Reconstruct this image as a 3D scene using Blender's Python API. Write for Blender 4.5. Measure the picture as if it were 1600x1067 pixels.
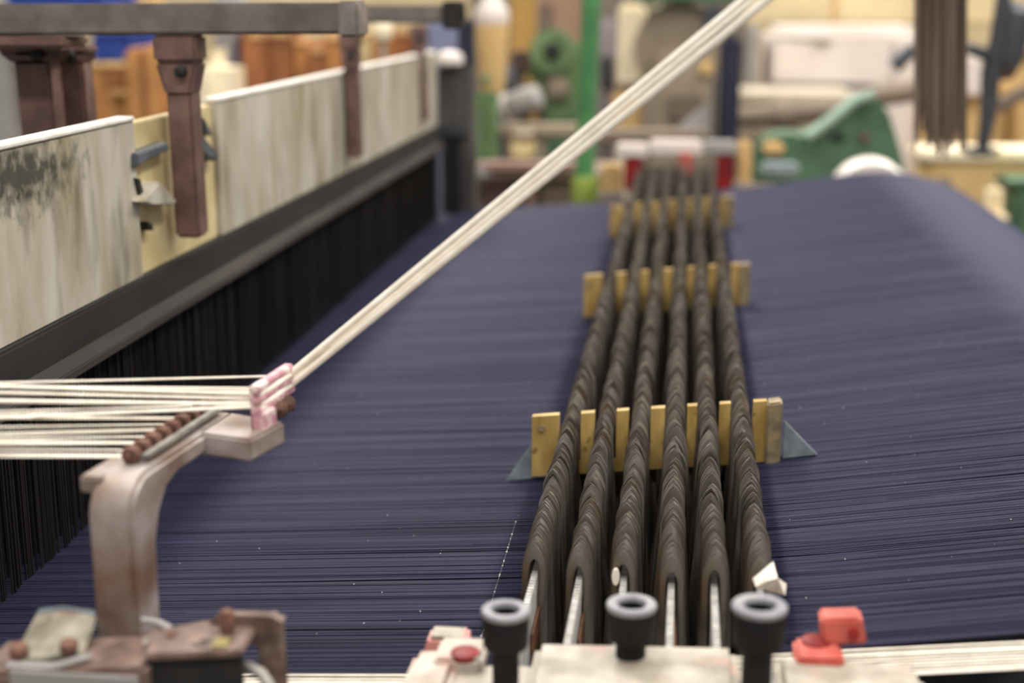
import bpy, bmesh, math, random
from mathutils import Vector, Matrix
random.seed(7)
S = bpy.context.scene
for o in list(bpy.data.objects):
    bpy.data.objects.remove(o)
COL = S.collection

# ------------------------------------------------------------------ camera
FPX = 2222.0                       # focal length in pixels of the 1600x1067 frame
VX, VY = 1075.0, -5.0              # where lines along the loom's width vanish
CAM = Vector((0, 0, 1.25))
PIT = math.atan((533.5 - VY) / FPX)
YAW = math.atan((VX - 800) / FPX * math.cos(PIT))
Fw = Vector((-math.sin(YAW) * math.cos(PIT), math.cos(YAW) * math.cos(PIT), -math.sin(PIT)))
Rt = Vector((math.cos(YAW), math.sin(YAW), 0))
Up = Rt.cross(Fw)
cd = bpy.data.cameras.new('camera')
cam = bpy.data.objects.new('camera', cd)
COL.objects.link(cam)
M = Matrix((Rt, Up, -Fw)).transposed().to_4x4()
M.translation = CAM
cam.matrix_world = M
cd.sensor_width = 36.0
cd.lens = FPX / 1600 * 36
cd.clip_start = 0.02
cd.clip_end = 60
cd.dof.use_dof = True
cd.dof.focus_distance = 0.735
cd.dof.aperture_fstop = 5.2
S.camera = cam

# ------------------------------------------------------------------ world, lights, exposure
S.view_settings.view_transform = 'Standard'
S.view_settings.look = 'None'
S.view_settings.gamma = 1
S.view_settings.use_curve_mapping = False
S.view_settings.exposure = -0.1
w = bpy.data.worlds.new('hall_light'); S.world = w
w.use_nodes = True
w.node_tree.nodes['Background'].inputs[0].default_value = (1.0, 0.96, 0.92, 1)
w.node_tree.nodes['Background'].inputs[1].default_value = 0.38


def area(name, loc, sx, sy, power, col=(1, 0.96, 0.9), target=None):
    l = bpy.data.lights.new(name, 'AREA'); l.shape = 'RECTANGLE'
    l.size = sx; l.size_y = sy; l.energy = power; l.color = col
    o = bpy.data.objects.new(name, l); COL.objects.link(o); o.location = loc
    if target:
        o.rotation_euler = (Vector(target) - Vector(loc)).to_track_quat('-Z', 'Y').to_euler()
    return o


area('overhead_light', (1.3, 1.6, 3.4), 0.35, 3.6, 110)
area('overhead_light', (-1.0, 1.6, 3.4), 0.35, 3.6, 80)
area('overhead_light', (0.4, -1.1, 3.4), 3.0, 0.35, 85)  # added, unseen lamp that brightens faces turned to the camera
area('overhead_light', (1.6, 5.0, 3.4), 0.35, 3.0, 110)
area('overhead_light', (-1.0, 5.0, 3.4), 0.35, 3.0, 110)


# ------------------------------------------------------------------ helpers
def ray(x, y):
    return Rt * ((x - 800) / FPX) - Up * ((y - 533.5) / FPX) + Fw


def atY(x, y, Y):
    d = ray(x, y); return CAM + d * (Y / d.y)


def atX(x, y, X):
    d = ray(x, y); return CAM + d * (X / d.x)


def atZ(x, y, z):
    d = ray(x, y); return CAM + d * ((z - CAM.z) / d.z)


def srgb(r, g, b):
    def c(v):
        v /= 255
        return v / 12.92 if v <= 0.04045 else ((v + 0.055) / 1.055) ** 2.4
    return (c(r), c(g), c(b), 1)


MATS = {}


def mat(name, c1, c2=None, rough=0.6, metal=0.0, scale=40, stretch=(1, 1, 1), bump=0.0, detail=4,
        lo=0.35, hi=0.65, spec=0.5, c3=None, scale3=10, lo3=0.6, hi3=0.7, stretch3=(1, 1, 1), space='Object', sheen=0):
    m = bpy.data.materials.new(name); m.use_nodes = True
    nt = m.node_tree; b = nt.nodes['Principled BSDF']
    b.inputs['Roughness'].default_value = rough
    b.inputs['Metallic'].default_value = metal
    b.inputs['Specular IOR Level'].default_value = spec
    if sheen:
        b.inputs['Sheen Weight'].default_value = sheen
        b.inputs['Sheen Roughness'].default_value = 0.5
        b.inputs['Sheen Tint'].default_value = (0.55, 0.55, 0.9, 1)
    tc = nt.nodes.new('ShaderNodeTexCoord')

    def noise(sc, st, lo_, hi_):
        mp = nt.nodes.new('ShaderNodeMapping'); mp.inputs['Scale'].default_value = st
        nt.links.new(tc.outputs[space], mp.inputs['Vector'])
        n = nt.nodes.new('ShaderNodeTexNoise'); n.inputs['Scale'].default_value = sc
        n.inputs['Detail'].default_value = detail
        nt.links.new(mp.outputs[0], n.inputs['Vector'])
        mr = nt.nodes.new('ShaderNodeMapRange')
        mr.inputs[1].default_value = lo_; mr.inputs[2].default_value = hi_
        nt.links.new(n.outputs['Fac'], mr.inputs[0])
        return n, mr
    c2 = c2 or tuple(v * 0.8 for v in c1[:3]) + (1,)
    n, mr = noise(scale, stretch, lo, hi)
    mx = nt.nodes.new('ShaderNodeMix'); mx.data_type = 'RGBA'
    mx.inputs[6].default_value = c1; mx.inputs[7].default_value = c2
    nt.links.new(mr.outputs[0], mx.inputs[0])
    out = mx.outputs[2]
    if c3:
        n3, mr3 = noise(scale3, stretch3, lo3, hi3)
        mx3 = nt.nodes.new('ShaderNodeMix'); mx3.data_type = 'RGBA'
        nt.links.new(out, mx3.inputs[6]); mx3.inputs[7].default_value = c3
        nt.links.new(mr3.outputs[0], mx3.inputs[0])
        out = mx3.outputs[2]
    nt.links.new(out, b.inputs['Base Color'])
    if bump:
        bp = nt.nodes.new('ShaderNodeBump'); bp.inputs['Strength'].default_value = bump
        bp.inputs['Distance'].default_value = 0.001
        nt.links.new(n.outputs['Fac'], bp.inputs['Height'])
        nt.links.new(bp.outputs[0], b.inputs['Normal'])
    MATS[name] = m
    return m


def tag(o, label=None, cat=None, group=None, kind=None):
    if label: o['label'] = label
    if cat: o['category'] = cat
    if group: o['group'] = group
    if kind: o['kind'] = kind
    return o


def thing(name, label, cat, loc, group=None):
    o = bpy.data.objects.new(name, None); COL.objects.link(o)
    o.empty_display_size = 0.02
    o.location = loc
    return tag(o, label, cat, group)


def link(name, me, m, parent=None, root=None, smooth=False):
    """link mesh data (world coordinates) as an object, optionally under a parent"""
    if m is not None and not me.materials:
        me.materials.append(m)
    if smooth:
        me.polygons.foreach_set('use_smooth', [True] * len(me.polygons))
    o = bpy.data.objects.new(name, me); COL.objects.link(o)
    if parent is not None:
        o.parent = parent
        loc = Vector((0, 0, 0)); p = parent
        while p is not None:
            loc = loc + p.location; p = p.parent if p.parent and p.type == 'EMPTY' else None
        if parent.type == 'EMPTY':
            o.matrix_parent_inverse = Matrix.Translation(-loc)
    return o


class MB:
    def __init__(s):
        s.v = []; s.f = []

    def add(s, vs, fs):
        n = len(s.v)
        s.v += [tuple(v) for v in vs]
        s.f += [tuple(i + n for i in f) for f in fs]
        return s

    def hexa(s, p):      # p: 8 corners, bottom ring then top ring (ccw)
        return s.add(p, [(3, 2, 1, 0), (4, 5, 6, 7), (0, 1, 5, 4), (1, 2, 6, 5), (2, 3, 7, 6), (3, 0, 4, 7)])

    def box(s, a, b):
        x0, y0, z0 = a; x1, y1, z1 = b
        return s.hexa([(x0, y0, z0), (x1, y0, z0), (x1, y1, z0), (x0, y1, z0),
                       (x0, y0, z1), (x1, y0, z1), (x1, y1, z1), (x0, y1, z1)])

    def prism(s, poly, d):   # poly: 3D points, d: extrusion vector
        n = len(poly); d = Vector(d)
        vs = [Vector(p) for p in poly] + [Vector(p) + d for p in poly]
        fs = [tuple(range(n - 1, -1, -1)), tuple(range(n, 2 * n))]
        fs += [(i, (i + 1) % n, n + (i + 1) % n, n + i) for i in range(n)]
        return s.add(vs, fs)

    def tube(s, pts, r, k=8, cap=True, squash=1.0, upv=(0, 0, 1)):
        pts = [Vector(p) for p in pts]; n = len(pts)
        rs = r if isinstance(r, (list, tuple)) else [r] * n
        vs = []
        for i, p in enumerate(pts):
            t = (pts[min(i + 1, n - 1)] - pts[max(i - 1, 0)]).normalized()
            u = Vector(upv)
            a = t.cross(u)
            if a.length < 1e-4: a = t.cross(Vector((1, 0, 0)))
            a.normalize(); b = a.cross(t)
            for j in range(k):
                q = 2 * math.pi * j / k
                vs.append(p + a * (math.cos(q) * rs[i]) + b * (math.sin(q) * rs[i] * squash))
        fs = []
        for i in range(n - 1):
            for j in range(k):
                fs.append((i * k + j, i * k + (j + 1) % k, (i + 1) * k + (j + 1) % k, (i + 1) * k + j))
        if cap:
            fs.append(tuple(range(k - 1, -1, -1))); fs.append(tuple((n - 1) * k + j for j in range(k)))
        return s.add(vs, fs)

    def lathe(s, prof, c, axis=(0, 0, 1), k=24, cap=True):   # prof: (r, h) list
        ax = Vector(axis).normalized(); a = ax.orthogonal().normalized(); b = ax.cross(a); c = Vector(c)
        vs = []; n = len(prof)
        for r, h in prof:
            for j in range(k):
                q = 2 * math.pi * j / k
                vs.append(c + ax * h + a * (math.cos(q) * r) + b * (math.sin(q) * r))
        fs = [(i * k + j, i * k + (j + 1) % k, (i + 1) * k + (j + 1) % k, (i + 1) * k + j) for i in range(n - 1) for j in range(k)]
        if cap:
            fs.append(tuple(range(k - 1, -1, -1))); fs.append(tuple((n - 1) * k + j for j in range(k)))
        return s.add(vs, fs)

    def mesh(s, name='m', bevel=0, seg=2, smooth=False):
        me = bpy.data.meshes.new(name)
        me.from_pydata(s.v, [], s.f)
        bm = bmesh.new(); bm.from_mesh(me)
        if bevel:
            es = [e for e in bm.edges if len(e.link_faces) == 2 and e.calc_face_angle(0) > 0.5]
            bmesh.ops.bevel(bm, geom=es, offset=bevel, segments=seg, affect='EDGES', clamp_overlap=True)
        bmesh.ops.recalc_face_normals(bm, faces=bm.faces)
        if smooth:
            for f in bm.faces: f.smooth = True
            for e in bm.edges:
                if len(e.link_faces) == 2 and e.calc_face_angle(0) > 0.7: e.smooth = False
        bm.to_mesh(me); bm.free()
        return me

    def build(s, name, m, parent=None, bevel=0, smooth=False, seg=2):
        return link(name, s.mesh(name, bevel, seg, smooth), m, parent)


def cen(o_pts):
    v = Vector((0, 0, 0))
    for p in o_pts: v += Vector(p)
    return v / len(o_pts)


# ------------------------------------------------------------------ materials
navy = mat('navy_yarn', srgb(35, 34, 59), srgb(23, 23, 42), 0.62, scale=260, stretch=(0.012, 1, 0.2), lo=0.3, hi=0.7,
           c3=srgb(60, 57, 88), scale3=900, stretch3=(0.006, 1, 0.1), lo3=0.68, hi3=0.8, spec=0.2, sheen=0.22)
cream_yarn = mat('cream_yarn', srgb(255, 248, 234), srgb(240, 230, 214), 0.8, scale=120)
wire_m = mat('drop_wire_steel', srgb(176, 168, 160), srgb(72, 65, 60), 0.33, 0.6, scale=420, stretch=(0.05, 1, 0.03), lo=0.35, hi=0.65,
             c3=srgb(120, 98, 72), scale3=60, stretch3=(0.3, 1, 0.3), lo3=0.55, hi3=0.75, space='Object')
bar_steel = mat('contact_bar_steel', srgb(214, 212, 208), srgb(176, 174, 170), 0.4, 0.3, scale=200)
insul = mat('bar_insulation', srgb(112, 74, 48), srgb(84, 56, 40), 0.6, scale=200)
brass = mat('yellow_resin', srgb(190, 160, 96), srgb(154, 124, 64), 0.55, scale=90, stretch=(1, 1, 0.3), c3=srgb(120, 96, 52), scale3=160, lo3=0.62, hi3=0.72)
brass_end = mat('dirty_resin', srgb(150, 132, 100), srgb(110, 98, 76), 0.6, scale=120)
zinc = mat('zinc_plate', srgb(150, 162, 166), srgb(118, 130, 136), 0.5, 0.35, scale=120)
panel_m = mat('grimy_panel', srgb(200, 193, 178), srgb(158, 148, 122), 0.55, scale=30, stretch=(1, 1, 0.3), lo=0.36, hi=0.66, detail=6,
              c3=srgb(98, 88, 66), scale3=36, stretch3=(1, 1, 0.3), lo3=0.55, hi3=0.8)
lit_edge = mat('lit_edge', srgb(240, 236, 228), srgb(222, 216, 206), 0.4, scale=60)
dark_metal = mat('black_oily_metal', srgb(36, 33, 31), srgb(22, 20, 20), 0.7, 0.0, scale=50, stretch=(1, 0.2, 1))
band_m = mat('lit_lip', srgb(58, 51, 47), srgb(38, 33, 31), 0.8, 0.0, scale=50, stretch=(1, 0.2, 1))
heddle_m = mat('heddle_wire', srgb(46, 42, 39), srgb(24, 22, 22), 0.5, 0.4, scale=220, stretch=(1, 1, 0.03), lo=0.3, hi=0.7)
black_m = mat('black_steel', srgb(24, 23, 25), srgb(16, 16, 18), 0.6, scale=50)
brown_iron = mat('brown_cast_iron', srgb(128, 98, 90), srgb(96, 72, 66), 0.6, 0.1, scale=50, bump=0.3)
grey_iron = mat('grey_cast_iron', srgb(126, 116, 110), srgb(96, 86, 82), 0.55, 0.1, scale=40, c3=srgb(110, 80, 66), scale3=8, lo3=0.55, hi3=0.75)
bracket_m = mat('worn_bracket_steel', srgb(178, 168, 164), srgb(136, 122, 110), 0.4, 0.3, scale=40, lo=0.35, hi=0.68, detail=3,
                c3=srgb(118, 86, 68), scale3=20, lo3=0.42, hi3=0.66)
slide_m = mat('grey_slide', srgb(150, 146, 138), srgb(104, 98, 92), 0.45, 0.3, scale=120)
rust = mat('rusty_steel', srgb(120, 82, 66), srgb(84, 58, 48), 0.75, 0.1, scale=160, bump=0.5)
clamp_m = mat('brown_clamp', srgb(128, 106, 96), srgb(88, 68, 60), 0.5, 0.15, scale=90, c3=srgb(156, 138, 128), scale3=40, lo3=0.6, hi3=0.75)
pink = mat('pink_ceramic', srgb(206, 160, 166), srgb(184, 124, 142), 0.45, scale=140, c3=srgb(230, 214, 208), scale3=110, lo3=0.5, hi3=0.64)
plate_m = mat('cream_plate', srgb(184, 175, 162), srgb(140, 131, 116), 0.5, scale=60, c3=srgb(190, 146, 136), scale3=50, lo3=0.6, hi3=0.75)
red_m = mat('red_block', srgb(196, 100, 88), srgb(172, 72, 62), 0.5, scale=80)
deep_red = mat('dark_red', srgb(146, 24, 24), srgb(106, 14, 16), 0.5, scale=50)
pale_red = mat('pale_red_block', srgb(222, 176, 168), srgb(206, 140, 132), 0.5, scale=40)
knob_m = mat('black_knob', srgb(30, 29, 30), srgb(22, 21, 23), 0.7, scale=90, spec=0.2)
ring_m = mat('grey_knob_rim', srgb(150, 150, 154), srgb(122, 122, 128), 0.5, scale=90)
paper = mat('white_paper', srgb(238, 230, 216), srgb(220, 210, 194), 0.8, scale=120)
yellow_tag = mat('yellow_tag', srgb(140, 126, 72), srgb(104, 92, 56), 0.6, scale=150)
white_grease = mat('grey_white_enamel', srgb(156, 150, 134), srgb(108, 102, 86), 0.45, scale=90, c3=srgb(106, 86, 68), scale3=70, lo3=0.55, hi3=0.7)
slate = mat('slate_paint', srgb(98, 106, 112), srgb(74, 80, 86), 0.5, scale=60)
cream_pl = mat('cream_plastic', srgb(226, 208, 160), srgb(204, 184, 132), 0.5, scale=40)
green = mat('machine_green', srgb(118, 146, 100), srgb(92, 118, 78), 0.5, scale=14)
dark_green = mat('dark_machine_green', srgb(82, 118, 88), srgb(62, 92, 68), 0.5, scale=12)
pole_green = mat('bright_green_paint', srgb(84, 144, 90), srgb(68, 122, 74), 0.45, scale=20)
orange = mat('orange_board', srgb(206, 150, 86), srgb(176, 120, 68), 0.7, scale=12)
orange2 = mat('brown_board', srgb(160, 102, 62), srgb(128, 80, 50), 0.7, scale=12)
blue_m = mat('blue_plastic', srgb(44, 78, 170), srgb(32, 60, 140), 0.5, scale=12)
navy_post = mat('navy_paint', srgb(38, 42, 66), srgb(26, 28, 46), 0.5, scale=12)
ivory = mat('ivory_paint', srgb(255, 244, 216), srgb(246, 228, 190), 0.5, scale=10)
tan = mat('tan_paint', srgb(222, 190, 134), srgb(206, 170, 112), 0.6, scale=8)
white_m = mat('white_enamel', srgb(234, 224, 216), srgb(220, 208, 200), 0.45, scale=8)
beige = mat('beige_machine', srgb(164, 150, 130), srgb(134, 120, 102), 0.6, scale=6)
taupe = mat('taupe_machine', srgb(128, 112, 96), srgb(100, 86, 74), 0.6, scale=6)
grey_m = mat('grey_paint', srgb(172, 168, 166), srgb(146, 142, 140), 0.5, scale=8)
charcoal = mat('charcoal_steel', srgb(74, 76, 82), srgb(56, 58, 64), 0.5, 0.2, scale=12)
wall_m = mat('cream_wall', srgb(208, 190, 152), srgb(186, 166, 128), 0.8, scale=1.2)
floor_m = mat('concrete_floor', srgb(120, 116, 110), srgb(98, 94, 90), 0.8, scale=2)
strip_m = mat('brown_strips', srgb(140, 122, 106), srgb(78, 64, 54), 0.5, 0.1, scale=60, stretch=(1, 1, 0.05))
mould = mat('mould', srgb(54, 58, 50), srgb(84, 84, 70), 0.9, scale=120)


def add_mould(m, centre, rad):
    """black-green mould patch of fixed shape and place on the near panel"""
    nt = m.node_tree; b = nt.nodes['Principled BSDF']
    src = b.inputs['Base Color'].links[0].from_socket
    tc = nt.nodes.new('ShaderNodeTexCoord')
    mp = nt.nodes.new('ShaderNodeMapping'); mp.vector_type = 'POINT'
    sc = [1 / r for r in rad]
    mp.inputs['Scale'].default_value = sc
    mp.inputs['Location'].default_value = [-c * s for c, s in zip(centre, sc)]
    nt.links.new(tc.outputs['Object'], mp.inputs['Vector'])
    ln = nt.nodes.new('ShaderNodeVectorMath'); ln.operation = 'LENGTH'
    nt.links.new(mp.outputs[0], ln.inputs[0])
    n = nt.nodes.new('ShaderNodeTexNoise'); n.inputs['Scale'].default_value = 110; n.inputs['Detail'].default_value = 8
    nt.links.new(tc.outputs['Object'], n.inputs['Vector'])
    ad = nt.nodes.new('ShaderNodeMath'); ad.operation = 'MULTIPLY_ADD'; ad.inputs[1].default_value = 2.0
    nt.links.new(n.outputs['Fac'], ad.inputs[0]); nt.links.new(ln.outputs['Value'], ad.inputs[2])
    mr = nt.nodes.new('ShaderNodeMapRange'); mr.inputs[1].default_value = 1.2; mr.inputs[2].default_value = 1.95
    mr.inputs[3].default_value = 0.9; mr.inputs[4].default_value = 0
    nt.links.new(ad.outputs[0], mr.inputs[0])
    mx = nt.nodes.new('ShaderNodeMix'); mx.data_type = 'RGBA'
    nt.links.new(mr.outputs[0], mx.inputs[0]); nt.links.new(src, mx.inputs[6]); mx.inputs[7].default_value = srgb(44, 45, 38)
    nt.links.new(mx.outputs[2], b.inputs['Base Color'])


mo = atX(35, 275, -0.345)
add_mould(panel_m, mo, (0.05, 0.085, 0.026))

# ------------------------------------------------------------------ the setting
tag(MB().box((-4, -1.5, -0.05), (5, 7.1, 0)).build('floor', floor_m), 'grey concrete floor under the loom', None, None, 'structure')
tag(MB().box((-4, 7.0, 0), (5, 7.1, 3.6)).build('wall_back', wall_m), 'cream wall at the far end of the weaving hall', None, None, 'structure')

# ------------------------------------------------------------------ loom geometry constants (relative to camera height)
CZ = CAM.z
XL = -0.345
Y0, Y1 = 0.567, 2.055
ROLLR = 0.24
WP = [(-0.60, -0.322), (-0.345, -0.306), (-0.105, -0.290), (-0.0665, -0.2872), (-0.0615, -0.335), (0.034, -0.325), (0.040, -0.272), (0.075, -0.2675), (0.245, -0.2425)]  # dips between the rows, a shape added to darken their gaps
a0 = math.atan2(WP[-1][1] - WP[-2][1], WP[-1][0] - WP[-2][0])
rc = (WP[-1][0] + ROLLR * math.sin(a0), WP[-1][1] - ROLLR * math.cos(a0))
for k in range(1, 13):
    a = a0 - math.radians(105) * k / 12
    WP.append((rc[0] - ROLLR * math.sin(a), rc[1] + ROLLR * math.cos(a)))


def warp_z(X):
    for (x0, z0), (x1, z1) in zip(WP, WP[1:]):
        if x0 <= X <= x1:
            return CZ + z0 + (z1 - z0) * (X - x0) / (x1 - x0)
    return CZ + WP[0][1]


# warp: thousands of navy yarns
def make_warp():
    v = []; f = []
    pitch = 0.00062; n = int((Y1 - Y0) / pitch)
    np_ = len(WP)
    lowf = [random.gauss(0, 1) for _ in range(n + 40)]
    for j in range(n):
        y = Y0 + j * pitch
        near = max(0.0, min(1.0, (1.15 - y) / 0.5))
        g = sum(lowf[j:j + 9]) / 3
        za = random.gauss(0, 0.00016) + g * 0.00022 * (0.4 + near)
        zb = random.gauss(0, 0.0002) + g * 0.00022 + random.gauss(0, 0.00022) * near
        zc = random.gauss(0, 0.0002) + random.gauss(0, 0.00032) * near
        ya = random.gauss(0, 0.0003); yb = random.gauss(0, 0.0002); yc = random.gauss(0, 0.0003 + 0.0005 * near)
        r = 0.00041
        b = len(v)
        for i, (x, z) in enumerate(WP):
            if x < -0.2: dz, dy = za, ya
            elif x < 0.06: dz, dy = zb, yb
            elif x < 0.1: dz, dy = (zb + zc) / 2, yb
            elif x < 0.25 and i < 9: dz, dy = zc, yc
            else: dz, dy = 0, yc * 0.5
            Z = CZ + z + dz; Y = y + dy
            v += [(x, Y - r, Z), (x, Y, Z - r), (x, Y + r, Z), (x, Y, Z + r)]
        for i in range(np_ - 1):
            p = b + 4 * i; q = p + 4
            for s in range(4):
                t = (s + 1) % 4
                f.append((p + s, p + t, q + t, q + s))
    me = bpy.data.meshes.new('warp_yarns'); me.from_pydata(v, [], f)
    return link('warp_yarns', me, navy, smooth=True)


tag(make_warp(), 'sheet of navy blue warp yarns stretched across the loom', 'yarn', None, 'stuff')

# roll that turns the warp down on the right
t = thing('back_roll', 'white-ended roll under the ridge of navy yarn at right', 'roller', (rc[0], 1.3, CZ + rc[1]))
MB().lathe([(ROLLR - 0.004, 0), (ROLLR - 0.004, Y1 - Y0 + 0.02)], (rc[0], Y0 - 0.01, CZ + rc[1]), (0, 1, 0), 64).build('roll_body', black_m, t, smooth=True)
MB().lathe([(0.02, 0.0), (ROLLR - 0.012, 0.0), (ROLLR - 0.008, 0.012), (ROLLR - 0.008, 0.028), (ROLLR - 0.012, 0.036), (0.05, 0.036), (0.05, 0.09)], (rc[0], Y1 + 0.03, CZ + rc[1]), (0, 1, 0), 64).build('end_flange', white_m, t, smooth=True)

MB().lathe([(0.01, 0), (0.052, 0.002), (0.058, 0.012), (0.058, 0.05), (0.040, 0.06)], atY(1362, 313, Y1 + 0.03), (0, 1, 0), 32).build('bearing_cap', white_m, t, smooth=True)

# loom bed under the warp
t = thing('loom_bed', 'black loom bed below the sheet of navy yarns', 'loom', (0, 1.3, 0))
MB().box((-0.62, 0.62, 0.72), (0.02, 2.0, 0.80)).build('bed_beam', black_m, t, 0.01)
for x in (-0.6, -0.08):
    for y in (0.66, 1.9):
        MB().box((x, y, 0), (x + 0.08, y + 0.08, 0.72)).build('leg', black_m, t, 0.006)

# ------------------------------------------------------------------ drop wire rows
TT = math.tan(math.radians(5))
RP = [(835, 850), (905, 858), (975, 860), (1050, 868), (1118, 870), (1190, 872)]
rows = []
for q in RP:
    Y = 0.6
    for _ in range(6):
        p = atY(*q, Y)
        zt = CZ - 0.2415 + TT * (p.x + 0.011)
        p = atZ(*q, zt); Y = p.y
    rows.append((p.x, Y, zt))
BARS = [0.82, 1.268, 1.715]
YF = 2.13
HW = 0.0051
NP = 11
outer = []; inner = []
for i in range(NP):
    if i == 0: outer.append((-HW, -0.105)); inner.append((-0.0029, -0.105))
    elif i == NP - 1: outer.append((HW, -0.105)); inner.append((0.0029, -0.105))
    else:
        a = math.pi * (1 - (i - 1) / (NP - 3))
        outer.append((HW * math.cos(a), -0.0095 + 0.0095 * (0.45 * math.sin(a) ** 1.1 + 0.55 * (1 - abs(math.cos(a)) ** 1.25))))
        inner.append((0.0029 * math.cos(a), -0.0150 + 0.0085 * math.sin(a) ** 0.9))


def wire_geo(th=0.0006):
    v = []; f = []
    for y in (0, th):
        for (x, z) in outer: v.append((x, y, z))
        for (x, z) in inner: v.append((x, y, z))
    n = NP
    for i in range(n - 1):
        f.append((i, i + 1, n + i + 1, n + i))
        f.append((2 * n + i + 1, 2 * n + i, 3 * n + i, 3 * n + i + 1))
        f.append((i + 1, i, 2 * n + i, 2 * n + i + 1))
        f.append((n + i, n + i + 1, 3 * n + i + 1, 3 * n + i))
    f.append((0, n, 3 * n, 2 * n)); f.append((n - 1, 3 * n - 1, 4 * n - 1, 2 * n - 1))
    return v, f


WV, WF = wire_geo()
wire_me = bpy.data.meshes.new('drop_wire'); wire_me.from_pydata(WV, [], WF); wire_me.materials.append(wire_m)
ORD = ['leftmost', 'second from left', 'third from left', 'third from right', 'second from right', 'rightmost']
PITCH = 0.00125
for ri, (X, Yn, zt) in enumerate(rows):
    t = thing('drop_wire_row', '%s of the six rows of dark metal drop wires' % ORD[ri], 'drop wires', (X, Yn, zt - 0.105), 'rows of drop wires')
    n = int((YF - Yn) / PITCH)
    bv = []; bf = []
    hx = 0; hz = 0; hr = 0; hy = 0
    for j in range(n):
        y = Yn + j * PITCH
        if random.random() < 0.20:       # runs of wires that sit alike, then a step
            hz = random.gauss(0, 0.0014); hx = random.gauss(0, 0.00045); hr = random.gauss(0, 0.03); hy = random.gauss(0, 0.10)
        dz = hz + random.gauss(0, 0.0006); dx = hx + random.gauss(0, 0.0002)
        rot = Matrix.Rotation(hr + random.gauss(0, 0.02), 4, 'Y') @ Matrix.Rotation(hy + random.gauss(0, 0.03), 4, 'Z') @ Matrix.Rotation(random.gauss(0.01, 0.012), 4, 'X')
        mtx = Matrix.Translation((X + dx, y, zt + dz)) @ rot
        if j < 50:
            o = bpy.data.objects.new('drop_wire', wire_me); COL.objects.link(o)
            o.parent = t; o.matrix_parent_inverse = Matrix.Translation(-t.location)
            o.matrix_basis = mtx
        else:
            b = len(bv)
            bv += [tuple(mtx @ Vector(p)) for p in WV]
            bf += [tuple(i + b for i in q) for q in WF]
    me = bpy.data.meshes.new('drop_wires'); me.from_pydata(bv, [], bf)
    o = link('drop_wires', me, wire_m, t); o['kind'] = 'stuff'
    # contact bar with its toothed edge running through the slots
    bt = zt - 0.0150
    MB().box((X - 0.0013, 0.49, bt - 0.030), (X + 0.0013, YF + 0.02, bt - 0.001)).build('contact_bar', bar_steel, t); cbar = COL.objects[-1]
    teeth = MB()
    for k in range(70):
        yy = 0.492 + k * 0.0032
        teeth.hexa([(X - 0.0017, yy, bt - 0.006), (X + 0.0017, yy, bt - 0.006), (X + 0.0017, yy + 0.0022, bt - 0.006), (X - 0.0017, yy + 0.0022, bt - 0.006),
                    (X - 0.0014, yy + 0.0005, bt), (X + 0.0014, yy + 0.0005, bt), (X + 0.0014, yy + 0.0017, bt), (X - 0.0014, yy + 0.0017, bt)])
    o = teeth.build('bar_teeth', bar_steel, cbar); o['kind'] = 'stuff'
    MB().box((X + 0.0018, Yn - 0.03, bt - 0.045), (X + 0.0028, Yn + 0.05, bt - 0.016)).build('insulating_strip', insul, t)

# ------------------------------------------------------------------ yellow separator bars with slots for the rows
bx0, bx1 = -0.0865, 0.0590
BN = ['nearest', 'middle', 'farthest']


def slotted(Y, x0, x1, z_at, h, th, slots, sw, sd):
    top = [(x0, z_at(x0))]
    for s in slots:
        top += [(s - sw, z_at(s - sw)), (s - sw, z_at(s) - sd), (s + sw, z_at(s) - sd), (s + sw, z_at(s + sw))]
    top.append((x1, z_at(x1)))
    mb = MB()
    # split in vertical strips so every face stays convex
    xs = [x0]
    for s in slots: xs += [s - sw, s + sw]
    xs.append(x1)
    for i in range(len(xs) - 1):
        xa, xb = xs[i], xs[i + 1]
        d = sd if i % 2 else 0
        za, zb = z_at(xa) - d, z_at(xb) - d
        mb.hexa([(xa, Y, z_at(xa) - h), (xb, Y, z_at(xb) - h), (xb, Y + th, z_at(xb) - h), (xa, Y + th, z_at(xa) - h),
                 (xa, Y, za), (xb, Y, zb), (xb, Y + th, zb), (xa, Y + th, za)])
    return mb


for bi, Y in enumerate(BARS):
    z_at = lambda x: CZ - 0.2465 + math.tan(math.radians(6)) * (x + 0.085)
    t = thing('separator_bar', '%s yellow slotted bar across the six drop wire rows' % BN[bi], 'separator', (0, Y, z_at(0) - 0.04), 'yellow separator bars')
    slotted(Y, bx0, bx1 - 0.006, z_at, 0.038, 0.006, [r[0] for r in rows], 0.0066, 0.031).build('bar', brass, t)
    xa = bx1 - 0.006
    MB().hexa([(xa, Y - 0.003, z_at(xa) - 0.040), (bx1 + 0.003, Y - 0.003, z_at(bx1) - 0.040), (bx1 + 0.003, Y + 0.010, z_at(bx1) - 0.040), (xa, Y + 0.010, z_at(xa) - 0.040),
               (xa, Y - 0.003, z_at(xa) - 0.001), (bx1 + 0.003, Y - 0.003, z_at(bx1)), (bx1 + 0.003, Y + 0.010, z_at(bx1)), (xa, Y + 0.010, z_at(xa) - 0.001)]).build('end_block', brass_end, t, 0.0012)
    MB().lathe([(0.0022, 0), (0.0022, 0.002)], (bx0 + 0.006, Y + 0.001, z_at(bx0) - 0.007), (0, -1, 0), 10).build('rivet', brass_end, t)

# zinc triangles beside the nearest bar
for pts, nm in (([(836, 686), (790, 752), (838, 748)], 'left'), ([(1225, 657), (1278, 711), (1222, 717)], 'right')):
    P = [atY(x, y, 0.822) for x, y in pts]
    o = MB().prism(P, (0, 0.0025, 0)).build('bracket_plate', zinc, None, 0.0005)
    tag(o, 'triangular zinc plate standing at the %s end of the nearest yellow bar' % nm, 'bracket', 'triangular zinc plates')

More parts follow.
